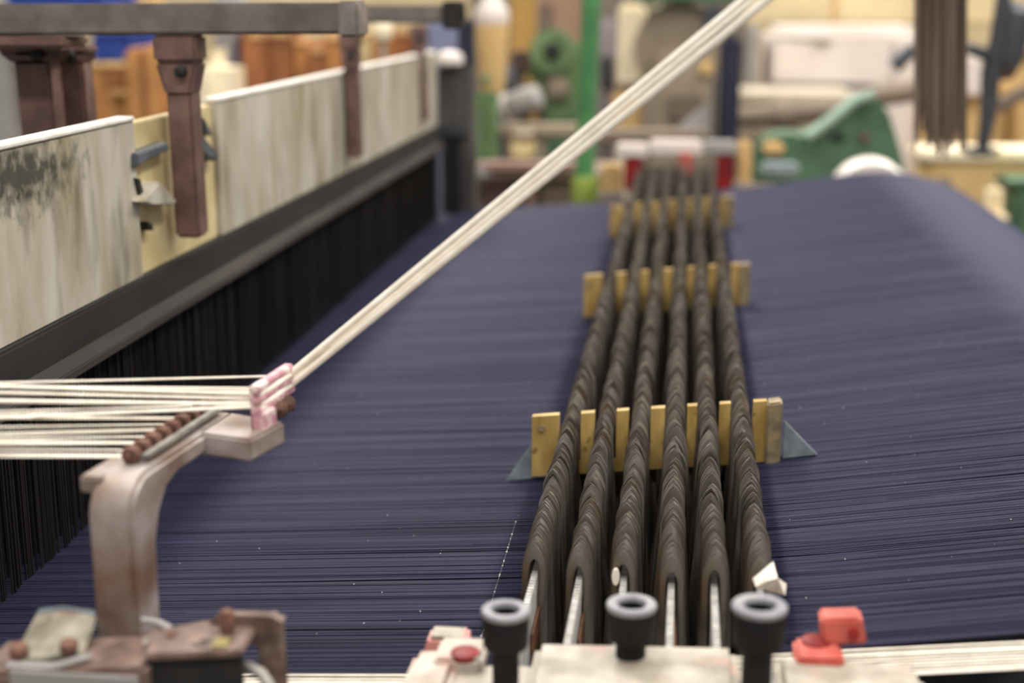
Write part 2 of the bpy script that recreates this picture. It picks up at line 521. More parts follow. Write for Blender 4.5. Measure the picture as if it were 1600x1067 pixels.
# far end of the rows: red holder with white cap
t = thing('end_holder', 'red and white holder at the far end of the drop wire rows', 'bracket', atY(1060, 300, 2.15))
for (x0, y0, x1, y1, m, nm, Y, d) in ((974, 246, 1003, 300, deep_red, 'red_cheek', 2.15, 0.03), (1118, 244, 1146, 305, deep_red, 'red_cheek', 2.15, 0.03),
                                      (1003, 262, 1118, 310, taupe, 'back_plate', 2.165, 0.02), (962, 227, 1012, 247, white_m, 'white_cap', 2.15, 0.04),
                                      (1014, 222, 1098, 243, white_m, 'white_cap', 2.15, 0.04), (1100, 223, 1152, 242, grey_m, 'white_cap', 2.15, 0.04),
                                      (1060, 240, 1082, 275, red_m, 'red_insert', 2.14, 0.01)):
    a = atY(x0, y1, Y); b = atY(x1, y0, Y)
    MB().box((a.x, Y, a.z), (b.x, Y + d, b.z)).build(nm, m, t, 0.003)
# cream posts either side of it
for (x0, y0, x1, y1, nm) in ((938, 258, 972, 300, 'left of the red end holder'), (1150, 222, 1176, 285, 'right of the red end holder')):
    a = atY(x0, y1, 2.2); b = atY(x1, y0, 2.2)
    t = thing('guide_post', 'small cream guide post ' + nm, 'post', (a.x, 2.2, a.z))
    MB().box((a.x, 2.2, a.z - 0.12), (b.x, 2.225, b.z)).build('post_body', tan, t, 0.004)
    MB().box((a.x - 0.004, 2.197, a.z - 0.012), (b.x + 0.004, 2.228, a.z)).build('collar', grey_m, t, 0.002)

# ------------------------------------------------------------------ heald frame at left: panel, rod, heddles
zT, zB = CZ - 0.076, CZ - 0.176
yN, yE = 0.60, 1.99
gA = atX(216, 300, XL).y; gB = atX(345, 300, XL).y
t = thing('heald_frame', 'grimy cream-panelled heald frame with black heddles along the left', 'heald frame', (XL, 1.3, CZ - 0.31))
for (ya, yb) in ((yN, gA), (gB, yE)):
    p = MB().box((XL - 0.008, ya, zB), (XL, yb, zT)).build('panel', panel_m, t, 0.0008)
    MB().box((XL - 0.011, ya, zT), (XL + 0.001, yb, zT + 0.003)).build('panel_edge', lit_edge, p, 0.0008)  # edge whiter than the panel, painting in the lamp light from above
# the clip section between the two panels
MB().box((XL - 0.012, gA, zB - 0.002), (XL - 0.004, gB, zT - 0.002)).build('clip_back_plate', cream_pl, t, 0.0008)
ga2 = gA + 0.012


def xpoly(pts, x, d):
    P = [atX(px, py, x) for px, py in pts]
    return MB().prism(P, (d, 0, 0))


xpoly([(214, 240), (262, 222), (266, 234), (228, 252), (214, 262)], XL + 0.004, -0.01).build('clip_arm', slate, t, 0.001)
xpoly([(306, 210), (318, 212), (342, 240), (340, 252), (326, 246), (308, 228)], XL + 0.004, -0.01).build('clip_arm', slate, t, 0.001)
xpoly([(213, 278), (219, 280), (228, 312), (222, 316)], XL + 0.002, -0.01).build('clip_slot', black_m, t)
xpoly([(230, 346), (238, 350), (240, 360), (234, 360)], XL + 0.002, -0.01).build('clip_slot', black_m, t)
xpoly([(222, 316), (250, 283), (262, 296), (276, 312), (274, 320), (240, 321)], XL + 0.007, -0.014).build('clip_flap', panel_m, t, 0.001)
xpoly([(318, 184), (328, 200), (332, 212), (324, 206)], XL + 0.001, -0.006).build('clip_slot', slate, t)
# dark rod housing with a lip whose paler brown paints the light it catches
MB().box((XL - 0.014, yN, zB - 0.022), (XL + 0.004, yE, zB)).build('rod_housing', dark_metal, t, 0.0015)
MB().prism([(XL - 0.01, yN, zB - 0.020), (XL + 0.003, yN, zB - 0.020), (XL + 0.010, yN, zB - 0.027), (XL + 0.010, yN, zB - 0.032), (XL - 0.01, yN, zB - 0.032)], (0, yE - yN, 0)).build('lip', band_m, t, 0.0006)
hd = MB()
for lay, dx in enumerate((0.0, -0.012, -0.024)):
    y = yN + 0.002 + lay * 0.0009
    while y < yE - 0.002:
        w_ = random.uniform(0.0007, 0.0011); x = XL + dx + random.uniform(-0.0015, 0.0015)
        yy = y + random.gauss(0, 0.0003)
        hd.box((x - 0.0004, yy, CZ - 0.42), (x + 0.0004, yy + w_, zB - 0.02))
        y += 0.0026
me = bpy.data.meshes.new('heddles'); me.from_pydata(hd.v, [], hd.f)
o = link('heddles', me, heddle_m, t); o['kind'] = 'stuff'
MB().box((XL - 0.05, yN, CZ - 0.45), (XL - 0.034, yE, zT - 0.02)).build('rear_frame', black_m, t)

# ------------------------------------------------------------------ iron posts and crosswise beam at left
def post(name, label, px_top, px_bot, w_px, Y, m, flare=None, x_depth=0.02, z_top_px=55):
    a = atY(px_top[0], px_top[1], Y); b = atY(px_bot[0], px_bot[1], Y)
    wd = w_px * Y / FPX / 2
    t = thing(name, label, 'post', (b.x, Y, b.z))
    MB().hexa([(b.x - wd, Y, b.z), (b.x + wd, Y, b.z), (b.x + wd, Y + x_depth, b.z), (b.x - wd, Y + x_depth, b.z),
               (a.x - wd, Y, a.z), (a.x + wd, Y, a.z), (a.x + wd, Y + x_depth, a.z), (a.x - wd, Y + x_depth, a.z)]).build('shaft', m, t, 0.002)
    if flare:
        fl, fh = flare
        fw = fl * Y / FPX / 2; h = fh * Y / FPX
        dirv = (b - a) / (a.z - b.z)
        c = a + dirv * h
        MB().hexa([(c.x - wd, Y - 0.002, c.z), (c.x + wd, Y - 0.002, c.z), (c.x + wd, Y + x_depth, c.z), (c.x - wd, Y + x_depth, c.z),
                   (a.x - fw, Y - 0.002, a.z - h * 0.45), (a.x + fw, Y - 0.002, a.z - h * 0.45), (a.x + fw, Y + x_depth, a.z - h * 0.45), (a.x - fw, Y + x_depth, a.z - h * 0.45)]).build('corbel', m, t, 0.002)
        MB().box((a.x - fw * 1.02, Y - 0.003, a.z - h * 0.45), (a.x + fw * 1.02, Y + x_depth, a.z)).build('corbel_head', m, t, 0.002)
        MB().lathe([(0.004, 0), (0.004, 0.004), (0.002, 0.005)], (a.x + fw * 0.3, Y - 0.003, a.z - h * 0.6), (0, -1, 0), 8).build('bolt', dark_metal, t)
    return t


YB = 0.925
post('iron_post', 'brown iron post with flared head in front of the grimy panel', (273, 54), (293, 372), 42, YB, brown_iron, (70, 95))
post('iron_post', 'slim brown iron post before the far half of the panel', (544, 50), (553, 247), 21, 1.43, brown_iron, (30, 60))
post('iron_post', 'short thin brown post at the far end of the panel', (652, 40), (660, 190), 15, 1.86, brown_iron, (24, 30))
post('iron_post', 'thick brown iron post at the left edge behind the panel', (45, 66), (72, 330), 60, YB + 0.03, brown_iron, (110, 34))
post('iron_post', 'brown iron post standing close beside the thick one', (104, 70), (128, 330), 46, YB + 0.06, brown_iron, (70, 30))
a = atY(-420, 57, YB); b = atY(558, 4, YB)
t = thing('cross_beam', 'grey-brown iron beam running across the top left corner', 'beam', (a.x, YB, a.z))
MB().hexa([(a.x, YB - 0.004, a.z + 0.0), (b.x, YB - 0.004, a.z + 0.003), (b.x, YB + 0.022, a.z + 0.003), (a.x, YB + 0.022, a.z),
           (a.x, YB - 0.004, b.z - 0.002), (b.x, YB - 0.004, b.z), (b.x, YB + 0.022, b.z), (a.x, YB + 0.022, b.z - 0.002)]).build('beam_bar', grey_iron, t, 0.002)
MB().box((b.x - 0.012, YB - 0.007, a.z + 0.001), (b.x + 0.002, YB + 0.024, b.z + 0.001)).build('end_cap', mat('lit_cap', srgb(146, 136, 130), srgb(112, 102, 96), 0.5, scale=60), t, 0.002)  # cap in paler grey, the lit end face put into its colour
c0 = atY(-20, 74, YB); c1 = atY(110, 57, YB)
MB().box((c0.x, YB - 0.006, c0.z), (c1.x, YB + 0.03, c1.z)).build('pad', brown_iron, t, 0.002)
a = atY(556, 36, 1.45); b = atY(722, 8, 1.45)
t = thing('rail', 'thin grey rail continuing from the iron beam to the dark column', 'rail', (a.x, 1.45, a.z))
MB().box((a.x, 1.45, a.z), (b.x, 1.47, b.z)).build('rail_bar', grey_iron, t, 0.002)
MB().box((b.x - 0.02, 1.445, a.z - 0.006), (b.x, 1.475, b.z + 0.004)).build('rail_clamp', dark_metal, t, 0.002)

# dark column at the far end of the heald frame
Yc = 2.02
def pbox(x0, y0, x1, y1, Y, d, mb=None):
    a = atY(x0, y1, Y); b = atY(x1, y0, Y)
    return (mb or MB()).box((a.x, Y, a.z), (b.x, Y + d, b.z))


grey_dark = mat('dark_grey_paint', srgb(88, 82, 80), srgb(64, 60, 60), 0.6, scale=20)
t = thing('frame_column', 'dark grey column with white knob at the far end of heald frame', 'column', atY(708, 330, Yc))
pbox(684, 103, 735, 215, Yc, 0.05).build('upper_block', grey_dark, t, 0.004)
pbox(680, 196, 728, 216, Yc - 0.015, 0.05).build('collar', charcoal, t, 0.004)
pbox(690, 212, 738, 338, Yc, 0.05).build('lower_block', grey_dark, t, 0.004)
pbox(700, 216, 718, 336, Yc - 0.01, 0.02).build('slot_cover', black_m, t, 0.002)
pbox(716, 30, 738, 104, Yc + 0.01, 0.03).build('neck', navy_post, t, 0.003)
k0 = atY(703, 104, Yc)
MB().lathe([(0.014, 0), (0.019, 0.004), (0.020, 0.012), (0.016, 0.019), (0.006, 0.022)], k0, (0, 0, 1), 20).build('knob', white_m, t, smooth=True)

# ------------------------------------------------------------------ bent bracket at left front, guide and cream strands
d_ = Vector((0.010, 0.082, 0)).normalized(); n_ = Vector((d_.y, -d_.x, 0))
base = atY(131, 745, 0.493)                # top left front corner of the bend
base.z = CZ - 0.1795
W_ = 0.0188
t = thing('thread_bracket', 'worn bent steel bracket carrying the cream strands at left', 'bracket', base - Vector((0, 0, 0.12)))
prof = []
R1 = 0.017
prof.append((0.0, -0.16)); prof.append((0.0, -R1))
for k in range(1, 8):
    a = math.pi / 2 * k / 8
    prof.append((R1 - R1 * math.cos(a), -R1 + R1 * math.sin(a)))
prof.append((R1, 0.0)); prof.append((0.098, 0.0)); prof.append((0.098, -0.009)); prof.append((0.040, -0.009))
prof += [(0.030, -0.012), (0.023, -0.020), (0.0195, -0.03), (0.0165, -0.16)]
pl = [base + d_ * s_ + Vector((0, 0, z_)) for s_, z_ in prof]
MB().prism(pl, n_ * W_).build('arm', bracket_m, t, 0.0018, smooth=True, seg=2)
# side flange behind the bend and the head that carries the pink guide
q = base + d_ * 0.012 - n_ * 0.004
MB().prism([base + d_ * 0.006 - n_ * 0.006 + Vector((0, 0, -0.001)), base + d_ * 0.09 - n_ * 0.006 + Vector((0, 0, -0.001)), base + d_ * 0.09 - n_ * 0.006 + Vector((0, 0, -0.008)), base + d_ * 0.006 - n_ * 0.006 + Vector((0, 0, -0.008))], n_ * 0.010).build('side_flange', bracket_m, t, 0.001)
h0 = base + d_ * 0.066 + n_ * (W_ - 0.004)
MB().hexa([h0 + Vector((0, 0, -0.010)), h0 + n_ * 0.026 - d_ * 0.004 + Vector((0, 0, -0.010)), h0 + n_ * 0.030 + d_ * 0.024 + Vector((0, 0, -0.010)), h0 + d_ * 0.032 + Vector((0, 0, -0.010)),
           h0, h0 + n_ * 0.026 - d_ * 0.004, h0 + n_ * 0.030 + d_ * 0.024, h0 + d_ * 0.032]).build('head', bracket_m, t, 0.0012)
# slide plate + rod with rusty nuts
r0 = atZ(205, 710, CZ - 0.176); r1 = atZ(326, 632, CZ - 0.176)
off = (n_ * 0.005)
MB().prism([r0 + off * 0.8 - Vector((0, 0, 0.002)), r0 + off * 1.45 - Vector((0, 0, 0.002)), r1 + off * 1.45 - Vector((0, 0, 0.002)), r1 + off * 0.8 - Vector((0, 0, 0.002))], (0, 0, 0.0022)).build('slide_plate', slide_m, t, 0.0004)
MB().tube([r0 - d_ * 0.004, r1 + d_ * 0.006], 0.0013, 8).build('guide_rod', rust, t)
dr = (r1 - r0)
nutme = None
for k in range(9):
    c = r0 + dr * (k / 8.0)
    mb = MB().lathe([(0.0016, -0.0026), (0.0034, -0.0022), (0.0039, 0), (0.0034, 0.0022), (0.0016, 0.0026)], (0, 0, 0), dr.normalized(), 8)
    if nutme is None:
        nutme = mb.mesh('nut', smooth=True); nutme.materials.append(rust)
    o = bpy.data.objects.new('nut', nutme); COL.objects.link(o); o.parent = t
    o.matrix_parent_inverse = Matrix.Translation(-t.location); o.location = c

# pink guide: a plate with two slots facing the camera's right
pk = [(388, 598), (446, 564), (453, 571), (453, 622), (446, 642), (417, 668), (402, 682), (390, 678)]
YP = 0.572
t2 = thing('yarn_guide', 'pink ceramic guide plate at the end of the bent bracket', 'yarn guide', atY(405, 680, YP))
A = atY(389, 604, YP); B = atY(448, 570, YP + 0.052)
zA = CZ - 0.162
P0 = atY(389, 603, 0.565)
pd = atZ(444, 567, P0.z) - P0
Lp = pd.length
pd.normalize(); pn = Vector((pd.y, -pd.x, 0))
def slab(l0, l1, z0, z1, x0, x1, m, nm, bev=0.0006):
    pts = []
    for z in (z0, z1):
        for (l, x) in ((l0, x0), (l0, x1), (l1, x1), (l1, x0)):
            pts.append(P0 + pd * l + pn * x + Vector((0, 0, z)))
    return MB().hexa(pts).build(nm, m, t2, bev)
slab(0, Lp, -0.0035, 0.0, 0, 0.0045, pink, 'guide_plate')
slab(0, Lp, -0.0080, -0.0052, 0, 0.0048, pink, 'guide_plate')
slab(0, Lp, -0.0130, -0.0098, 0, 0.0050, pink, 'guide_plate')
slab(0, Lp * 0.98, -0.020, -0.0005, 0.0, 0.0018, pink, 'guide_back')
slab(0, 0.013, -0.0215, -0.012, 0, 0.0068, pink, 'guide_foot')
slab(0.013, Lp * 0.95, -0.017, -0.013, 0.0, 0.004, rust, 'clamp_strip')
for l in (0.019, 0.028):
    c = P0 + pd * l + pn * 0.005 + Vector((0, 0, -0.0155))
    MB().lathe([(0.004, -0.003), (0.0045, 0), (0.0035, 0.003), (0.0015, 0.004)], c, pn, 6).build('clamp_screw', rust, t2)

# cream strands
def strand(name_lab, pts, r, nstr=1, spread=0.0, sag=0.0, grp=None, name='yarn_strand'):
    mb = MB()
    for i in range(nstr):
        jit = [Vector((0, random.gauss(0, spread), random.gauss(0, spread))) for _ in pts]
        off = Vector((0, (i - (nstr - 1) / 2) * spread * 1.3, (i - (nstr - 1) / 2) * spread * 1.1))
        P = []
        for k in range(len(pts) - 1):
            A_ = Vector(pts[k]) + jit[k] * 0.7 + off; B_ = Vector(pts[k + 1]) + jit[k + 1] * 0.7 + off * 1.0
            m_ = 6 if (B_ - A_).length > 0.05 else 2
            for q_ in range(m_):
                u_ = q_ / m_
                P.append(A_.lerp(B_, u_) - Vector((0, 0, sag * 4 * u_ * (1 - u_))))
        P.append(Vector(pts[-1]) + jit[-1] * 0.7 + off)
        if isinstance(r, tuple):
            n_l = 6
            rr_ = [r[0]] * n_l + [r[1]] * (len(P) - n_l)
            mb.tube(P, rr_, 8)
        else:
            mb.tube(P, r, 6)
    o = mb.build(name, cream_yarn, None, smooth=True)
    return tag(o, name_lab, 'yarn', grp)


G1 = 'cream strands led through the pink guide'
gA_ = [P0 + pd * 0.004 + pn * 0.003 + Vector((0, 0, z)) for z in (-0.0044, -0.0066, -0.0090)]
gB_ = [P0 + pd * (Lp - 0.001) + pn * 0.004 + Vector((0, 0, z)) for z in (-0.0040, -0.0066, -0.0090)]
tops = [atY(1238, -62, 0.57), atY(1253, -62, 0.60), atY(1275, -62, 0.57)]
tops = [g_ + (t_ - g_) * 2.2 for g_, t_ in zip(gB_, tops)]
lefts = [atY(-60, 602, 0.535), atY(-60, 612, 0.53), atY(-60, 626, 0.525)]
for i, nm in enumerate(('upper', 'middle thin', 'lower')):
    strand('%s cream strand climbing from the pink guide to the top edge' % nm, [lefts[i], gA_[i], gB_[i], tops[i]], (0.0006, 0.0008) if i == 1 else (0.0009, 0.00165), 1, 0.0, grp=G1)
G2 = 'cream strands coming in from the left edge'
specs = [('single thin cream thread running highest into the pink guide', (-60, 600), (416, 588), 0.535, 0.600, 1, 0.0, 0.0005),
         ('cream strand just below the highest thread at left', (-60, 604), (392, 607), 0.535, 0.568, 1, 0.0, 0.0006),
         ('cream strand slanting over the nut row into the pink guide', (-60, 655), (392, 636), 0.51, 0.566, 1, 0.0, 0.0008)]
NUTL = ['nearest', 'second nearest', 'third nearest', 'fourth nearest', 'middle', 'fourth farthest', 'third farthest', 'second farthest', 'farthest']
for k, ly in enumerate((711, 701, 691, 686, 682, 668, 652, 649, 646)):
    nx, ny = 203 + (326 - 203) * k / 8, 712 + (633 - 712) * k / 8
    specs.append(('pale strand from the left edge to the %s rusty nut' % NUTL[k], (-60, ly), (nx, ny), 0.50, 0.525 + 0.009 * k, (3, 1, 3, 2, 2, 1, 2, 1, 1)[k], 0.00032, 0.0004))
for lab, l_, r_, Ya, Yb, ns, sp, rr in specs:
    strand(lab, [atY(*l_, Ya), atY(*r_, Yb)], rr, ns, sp, grp=G2)

# ------------------------------------------------------------------ cream selvedge strands along the near edge of the warp
for i in range(5):
    y = Y0 - 0.003 - i * 0.0042
    z_ = lambda x: warp_z(x) + 0.0006 - i * 0.0006
    pts = [(-0.40, y + 0.004, z_(-0.40)), (-0.105, y - 0.001 + 0.001 * i, z_(-0.105)), (0.075, y - 0.002, z_(0.075)), (0.245, y - 0.014 + 0.002 * i, z_(0.245) - 0.001 * i)]
    strand(['cream edge yarn touching the navy sheet along its near side', 'second cream edge yarn from the navy sheet', 'third cream edge yarn from the navy sheet',
            'fourth cream edge yarn from the navy sheet', 'outermost cream edge yarn at the bottom of the picture'][i], pts, 0.00045, 2, 0.0006, grp='cream edge yarns beside the navy sheet')

# ------------------------------------------------------------------ front plate with red blocks and three knobs
zP = CZ - 0.2525
YP1 = 0.527
t = thing('mounting_plate', 'cream metal mounting plate in front of the drop wire rows', 'plate', (0, 0.47, zP - 0.03))
def platepart(x0, x1, y0, y1, zt0, zt1, h, nm, m, bev=0.003):
    a = atY(x0, 1000, y1).x; b = atY(x1, 1000, y1).x
    MB().hexa([(a, y0, zt0 - h), (b, y0, zt1 - h), (b, y1, zt1 - h), (a, y1, zt0 - h), (a, y0, zt0), (b, y0, zt1), (b, y1, zt1), (a, y1, zt0)]).build(nm, m, t, bev)
tl = 0.075
zz = lambda px: CZ - 0.2545 + (px - 640) * 0.0000088
platepart(648, 722, 0.44, YP1 - 0.005, zz(648) - 0.002, zz(722) - 0.001, 0.016, 'left_pad', plate_m)
platepart(838, 1150, 0.44, YP1, zz(838), zz(1150), 0.018, 'centre_pad', plate_m)
platepart(1212, 1432, 0.44, YP1 - 0.005, zz(1212) - 0.001, zz(1432) - 0.003, 0.016, 'right_pad', plate_m)
platepart(640, 1445, 0.43, YP1 - 0.010, zz(640) - 0.005, zz(1445) - 0.005, 0.02, 'base_strip', plate_m)
for (x0, x1, xs_, ys_, ya_, yb_) in ((690, 764, 727, 1018, 0.507, 0.528), (1238, 1312, 1276, 999, 0.514, 0.534)):
    platepart(x0, x1, ya_, yb_, zz(x0) + 0.0008, zz(x1) + 0.0008, 0.008, 'red_pad', plate_m if x0 < 1000 else red_m, 0.0015)
    c = atZ(xs_, ys_, zz(x1) + 0.0013)
    MB().lathe([(0.0058, -0.003), (0.0058, 0.0), (0.0054, 0.0002)], c, (0, 0, 1), 20).build('hole_disc', deep_red, t, smooth=True)  # dark red disc painting the shade of a hole in the pad
for (pts, Y, m, lab, h) in (([(655, 1040), (735, 1038), (728, 998), (668, 998)], 0.531, pale_red, 'pale red block with whitish top behind the left of the cream plate', 0.02),
                            ([(1284, 1010), (1356, 1008), (1348, 967), (1282, 968)], 0.528, red_m, 'salmon red block behind the right end of the cream plate', 0.02)):
    P = [atY(x, y, Y) for x, y in pts]
    tt = thing('red_block', lab, 'block', cen(P))
    MB().prism(P, (0, 0.012, 0)).build('block_body', m, tt, 0.0012)
    b0, b1 = P[3], P[2]
    if m is pale_red:
        MB().box((b0.x + 0.001, Y + 0.001, b0.z - 0.001), (b1.x - 0.001, Y + 0.011, b0.z + 0.0008)).build('whitish_top', white_grease, tt, 0.0003)  # top laid in grey-white, paler than the block
    else:
        MB().lathe([(0.0022, 0), (0.0022, 0.0015)], cen(P) + Vector((0.004, 0, 0)), (0, -1, 0), 10).build('pin', deep_red, tt)
KN = ['left', 'middle', 'right']
for i, (x, y, rpx, Y, hb, hs, sx) in enumerate(((790, 951, 38.5, 0.500, 0.0155, 0.020, 0.55), (987, 942, 39.5, 0.516, 0.0150, 0.018, 0.6), (1187, 944, 43.5, 0.490, 0.0160, 0.020, 0.55))):
    c = atY(x, y, Y); D = (c - CAM).dot(Fw); r = rpx * D / FPX
    t = thing('knob', '%s black hollow-topped knob on the cream plate' % KN[i], 'knob', c - Vector((0, 0, hb + hs)), 'black knobs on the cream plate')
    k = 40
    bar_ = MB().lathe([(r * 0.30, -hb - 0.001), (r * 0.86, -hb), (r * 0.93, -hb + 0.0012), (r * 0.97, -0.005), (r * 0.97, -0.002), (r * 0.56, -0.002), (r * 0.54, -0.014), (0.0005, -0.0145)], c, (0, 0, 1), k).build('barrel', knob_m, t, smooth=True)
    MB().lathe([(r * 0.97, -0.0022), (r, -0.0016), (r, -0.0006), (r * 0.95, 0), (r * 0.62, 0), (r * 0.56, -0.0008), (r * 0.555, -0.002), (r * 0.97, -0.0022)], c, (0, 0, 1), k, False).build('rim', ring_m, bar_, smooth=True)
    MB().lathe([(r * sx, -hb - hs), (r * sx, -hb - 0.002), (r * 0.7, -hb + 0.0005)], c, (0, 0, 1), 24).build('stem', knob_m, t, smooth=True)

# paper scrap on the rightmost row, white clip on the third
t = None
P = [atY(1176, 904, 0.578), atY(1208, 877, 0.580), atY(1215, 903, 0.572), atY(1229, 912, 0.580), atY(1227, 930, 0.574), atY(1210, 926, 0.578), atY(1181, 917, 0.570), atY(1198, 908, 0.566)]
mb = MB().add(P, [(0, 7, 1), (7, 2, 1), (0, 6, 7), (6, 5, 7), (7, 5, 2), (5, 4, 2), (4, 3, 2)])
o = mb.build('paper_scrap', paper)
md = o.modifiers.new('thickness', 'SOLIDIFY'); md.thickness = 0.0006
tag(o, 'crumpled white paper scrap stuck to the rightmost drop wire row', 'paper')
c = atY(962, 901, rows[2][1] - 0.003)
o = MB().lathe([(0.0003, -0.0006), (0.0018, -0.0006), (0.0020, 0), (0.0018, 0.0006), (0.0003, 0.0006)], (0, 0, 0), (0, -1, 0), 14).build('white_clip', paper, smooth=True)
o.location = c; o.scale = (0.9, 1, 2.2)
tag(o, 'small white oval clip on the third row of drop wires', 'clip')

# ------------------------------------------------------------------ clamps at the lower left
Yk = 0.47
t = thing('channel_clamp', 'brown bent sheet channel with upright peg at lower left', 'clamp', atY(350, 1067, Yk))
zt_ = atY(300, 985, Yk).z
def pz(x, y, z): return atZ(x, y, z)
top = [pz(228, 1022, zt_), pz(376, 1016, zt_), pz(402, 978, zt_), pz(322, 968, zt_), pz(235, 985, zt_)]
MB().prism(top, (0, 0, -0.003)).build('top_plate', clamp_m, t, 0.0008)
z2 = zt_ + 0.006
ra = [pz(318, 985, z2), pz(396, 985, z2), pz(432, 968, z2), pz(345, 968, z2)]
ra = [atY(310, 1000, Yk + 0.005), atY(335, 967, Yk + 0.005), atY(352, 962, Yk + 0.005), atY(425, 966, Yk + 0.005), atY(437, 975, Yk + 0.005), atY(443, 1100, Yk + 0.005), atY(420, 1100, Yk + 0.005), atY(405, 1008, Yk + 0.005), atY(395, 1002, Yk + 0.005)]
fr = [(310, 1003), (335, 970), (352, 964), (424, 966), (437, 974), (443, 1100), (414, 1100), (404, 1010), (394, 1004)]
mbx = MB()
fP = [atY(x, y, Yk + 0.006) for x, y in fr]
n = len(fP); dv = Vector((0, 0.005, 0))
mbx.add(fP + [p + dv for p in fP], [(0, 1, 2, 8), (2, 3, 7, 8), (3, 4, 7), (4, 5, 6, 7)] + [tuple(n + i for i in f[::-1]) for f in ((0, 1, 2, 8), (2, 3, 7, 8), (3, 4, 7), (4, 5, 6, 7))] + [(i, (i + 1) % n, n + (i + 1) % n, n + i) for i in range(n)])
mbx.build('bent_end', clamp_m, t, 0.0008)
MB().prism([pz(228, 1024, zt_ - 0.002), pz(376, 1018, zt_ - 0.002), pz(376, 1018, zt_ - 0.002) - Vector((0, 0, 0.03)), pz(228, 1024, zt_ - 0.002) - Vector((0, 0, 0.03))], (0, 0.003, 0)).build('front_lip', dark_metal, t, 0.0005)
pb = atY(356, 996, Yk + 0.001)
MB().lathe([(0.0027, 0), (0.0027, 0.0098), (0.0022, 0.0108), (0.001, 0.0112)], pb, (0, 0, 1), 14).build('peg', rust, t, smooth=True)
MB().tube([atY(385, 1040, Yk - 0.004), atY(408, 1052, Yk - 0.006), atY(430, 1085, Yk - 0.01)], 0.0022, 10).build('hose', slide_m, t, smooth=True)
zq = zt_ + 0.0004
for (x0, y0, x1, y1, m, nm) in ((318, 1018, 330, 1022, dark_metal, 'slot'), (307, 1030, 330, 1033, dark_metal, 'slot')):
    pass
for (x, y, m, nm, sx_, sy_) in ((322, 1001, black_m, 'slot', 0.0022, 0.0011), (312, 1008, black_m, 'slot', 0.0030, 0.0010), (346, 1006, yellow_tag, 'yellow_tag', 0.0026, 0.0036), (268, 993, rust, 'rust_spot', 0.0014, 0.0020)):
    c = pz(x, y, zt_)
    MB().box((c.x - sx_, c.y - sy_, zt_ - 0.001), (c.x + sx_, c.y + sy_, zt_ + (0.0009 if nm != 'slot' else 0.0002))).build(nm, m, t)

# left enamel plate with rusty bolts
t = thing('enamel_plate', 'scuffed grey-white tilted plate with rusty bolts at bottom left', 'plate', atY(80, 1040, 0.45))
PL = [atY(14, 1034, 0.452), atY(128, 1022, 0.456), atY(150, 960, 0.478), atY(98, 952, 0.482), atY(56, 958, 0.482)]
MB().prism(PL, (0, 0.0015, -0.003)).build('plate_sheet', white_grease, t, 0.0007)
MB().prism([atY(54, 962, 0.484), atY(58, 953, 0.486), atY(95, 949, 0.486), (atY(148, 956, 0.484)), atY(148, 964, 0.482), atY(98, 958, 0.484)], (0, 0.002, 0)).build('rolled_edge', slate, t, 0.0005)
MB().prism([atY(8, 1034, 0.45), atY(80, 1036, 0.45), atY(140, 1020, 0.452), atY(140, 1030, 0.45), atY(85, 1046, 0.448), atY(8, 1044, 0.448)], (0, 0.003, -0.001)).build('lower_edge', grey_m, t, 0.0006)
for (x, y) in ((30, 1018), (108, 1012)):
    c = atY(x, y, 0.455)
    MB().lathe([(0.0036, -0.001), (0.0036, 0.002), (0.0026, 0.0030)], c, (0.1, -0.3, 1), 6).build('bolt', rust, t)
# mounting bar under it all
a = atY(-40, 1045, 0.45); b = atY(232, 1036, 0.45)
t = thing('side_rail', 'brown mounting rail along the bottom left edge', 'rail', (a.x, 0.46, a.z - 0.05))
MB().hexa([(a.x, 0.445, a.z - 0.03), (b.x, 0.445, b.z - 0.03), (b.x, 0.475, b.z - 0.03), (a.x, 0.475, a.z - 0.03), (a.x, 0.445, a.z), (b.x, 0.445, b.z), (b.x, 0.475, b.z), (a.x, 0.475, a.z)]).build('rail_bar', clamp_m, t, 0.002)
MB().box((b.x - 0.05, 0.444, b.z - 0.030), (b.x - 0.002, 0.4455, b.z - 0.003)).build('scuffed_face', grey_m, t, 0.0003)
# white washer and fork right of the bracket
t = thing('fork_lever', 'small white fork lever with round boss beside the bent bracket', 'lever', atY(245, 1030, 0.47))
c = atY(246, 1010, 0.468)
MB().lathe([(0.0012, -0.003), (0.0056, -0.003), (0.0062, -0.001), (0.0056, 0.0015), (0.0014, 0.002)], c, (0.1, -0.35, 1), 20).build('boss', white_grease, t, smooth=True)
MB().tube([atY(222, 968, 0.485), atY(246, 972, 0.484), atY(262, 980, 0.482), atY(268, 1004, 0.476)], [0.0014, 0.0016, 0.0018, 0.0016], 8, squash=0.8).build('fork_arm', grey_m, t, smooth=True)

# monofilament with its glints built as white beads at the left of the rows
t = thing('glint_thread', 'fine thread with glints built as white beads left of the drop wire rows', 'thread', atY(780, 900, 0.6))
pa = atZ(806, 815, warp_z(-0.08) + 0.002); pb = atZ(748, 1006, warp_z(-0.09) + 0.004)
MB().tube([pa, pb], 0.00012, 4).build('filament', zinc, t)
mb = MB()
for k in range(26):
    u = random.random() if k > 8 else k / 8.0
    c = pa.lerp(pb, u); r = random.uniform(0.0002, 0.00055)
    mb.lathe([(0.0001, -r), (r * 0.8, -r * 0.5), (r, 0), (r * 0.8, r * 0.5), (0.0001, r)], c, (0, 0, 1), 6)
o = mb.build('lint', paper, t); o['kind'] = 'stuff'  # white beads stand in for the glints along the thread
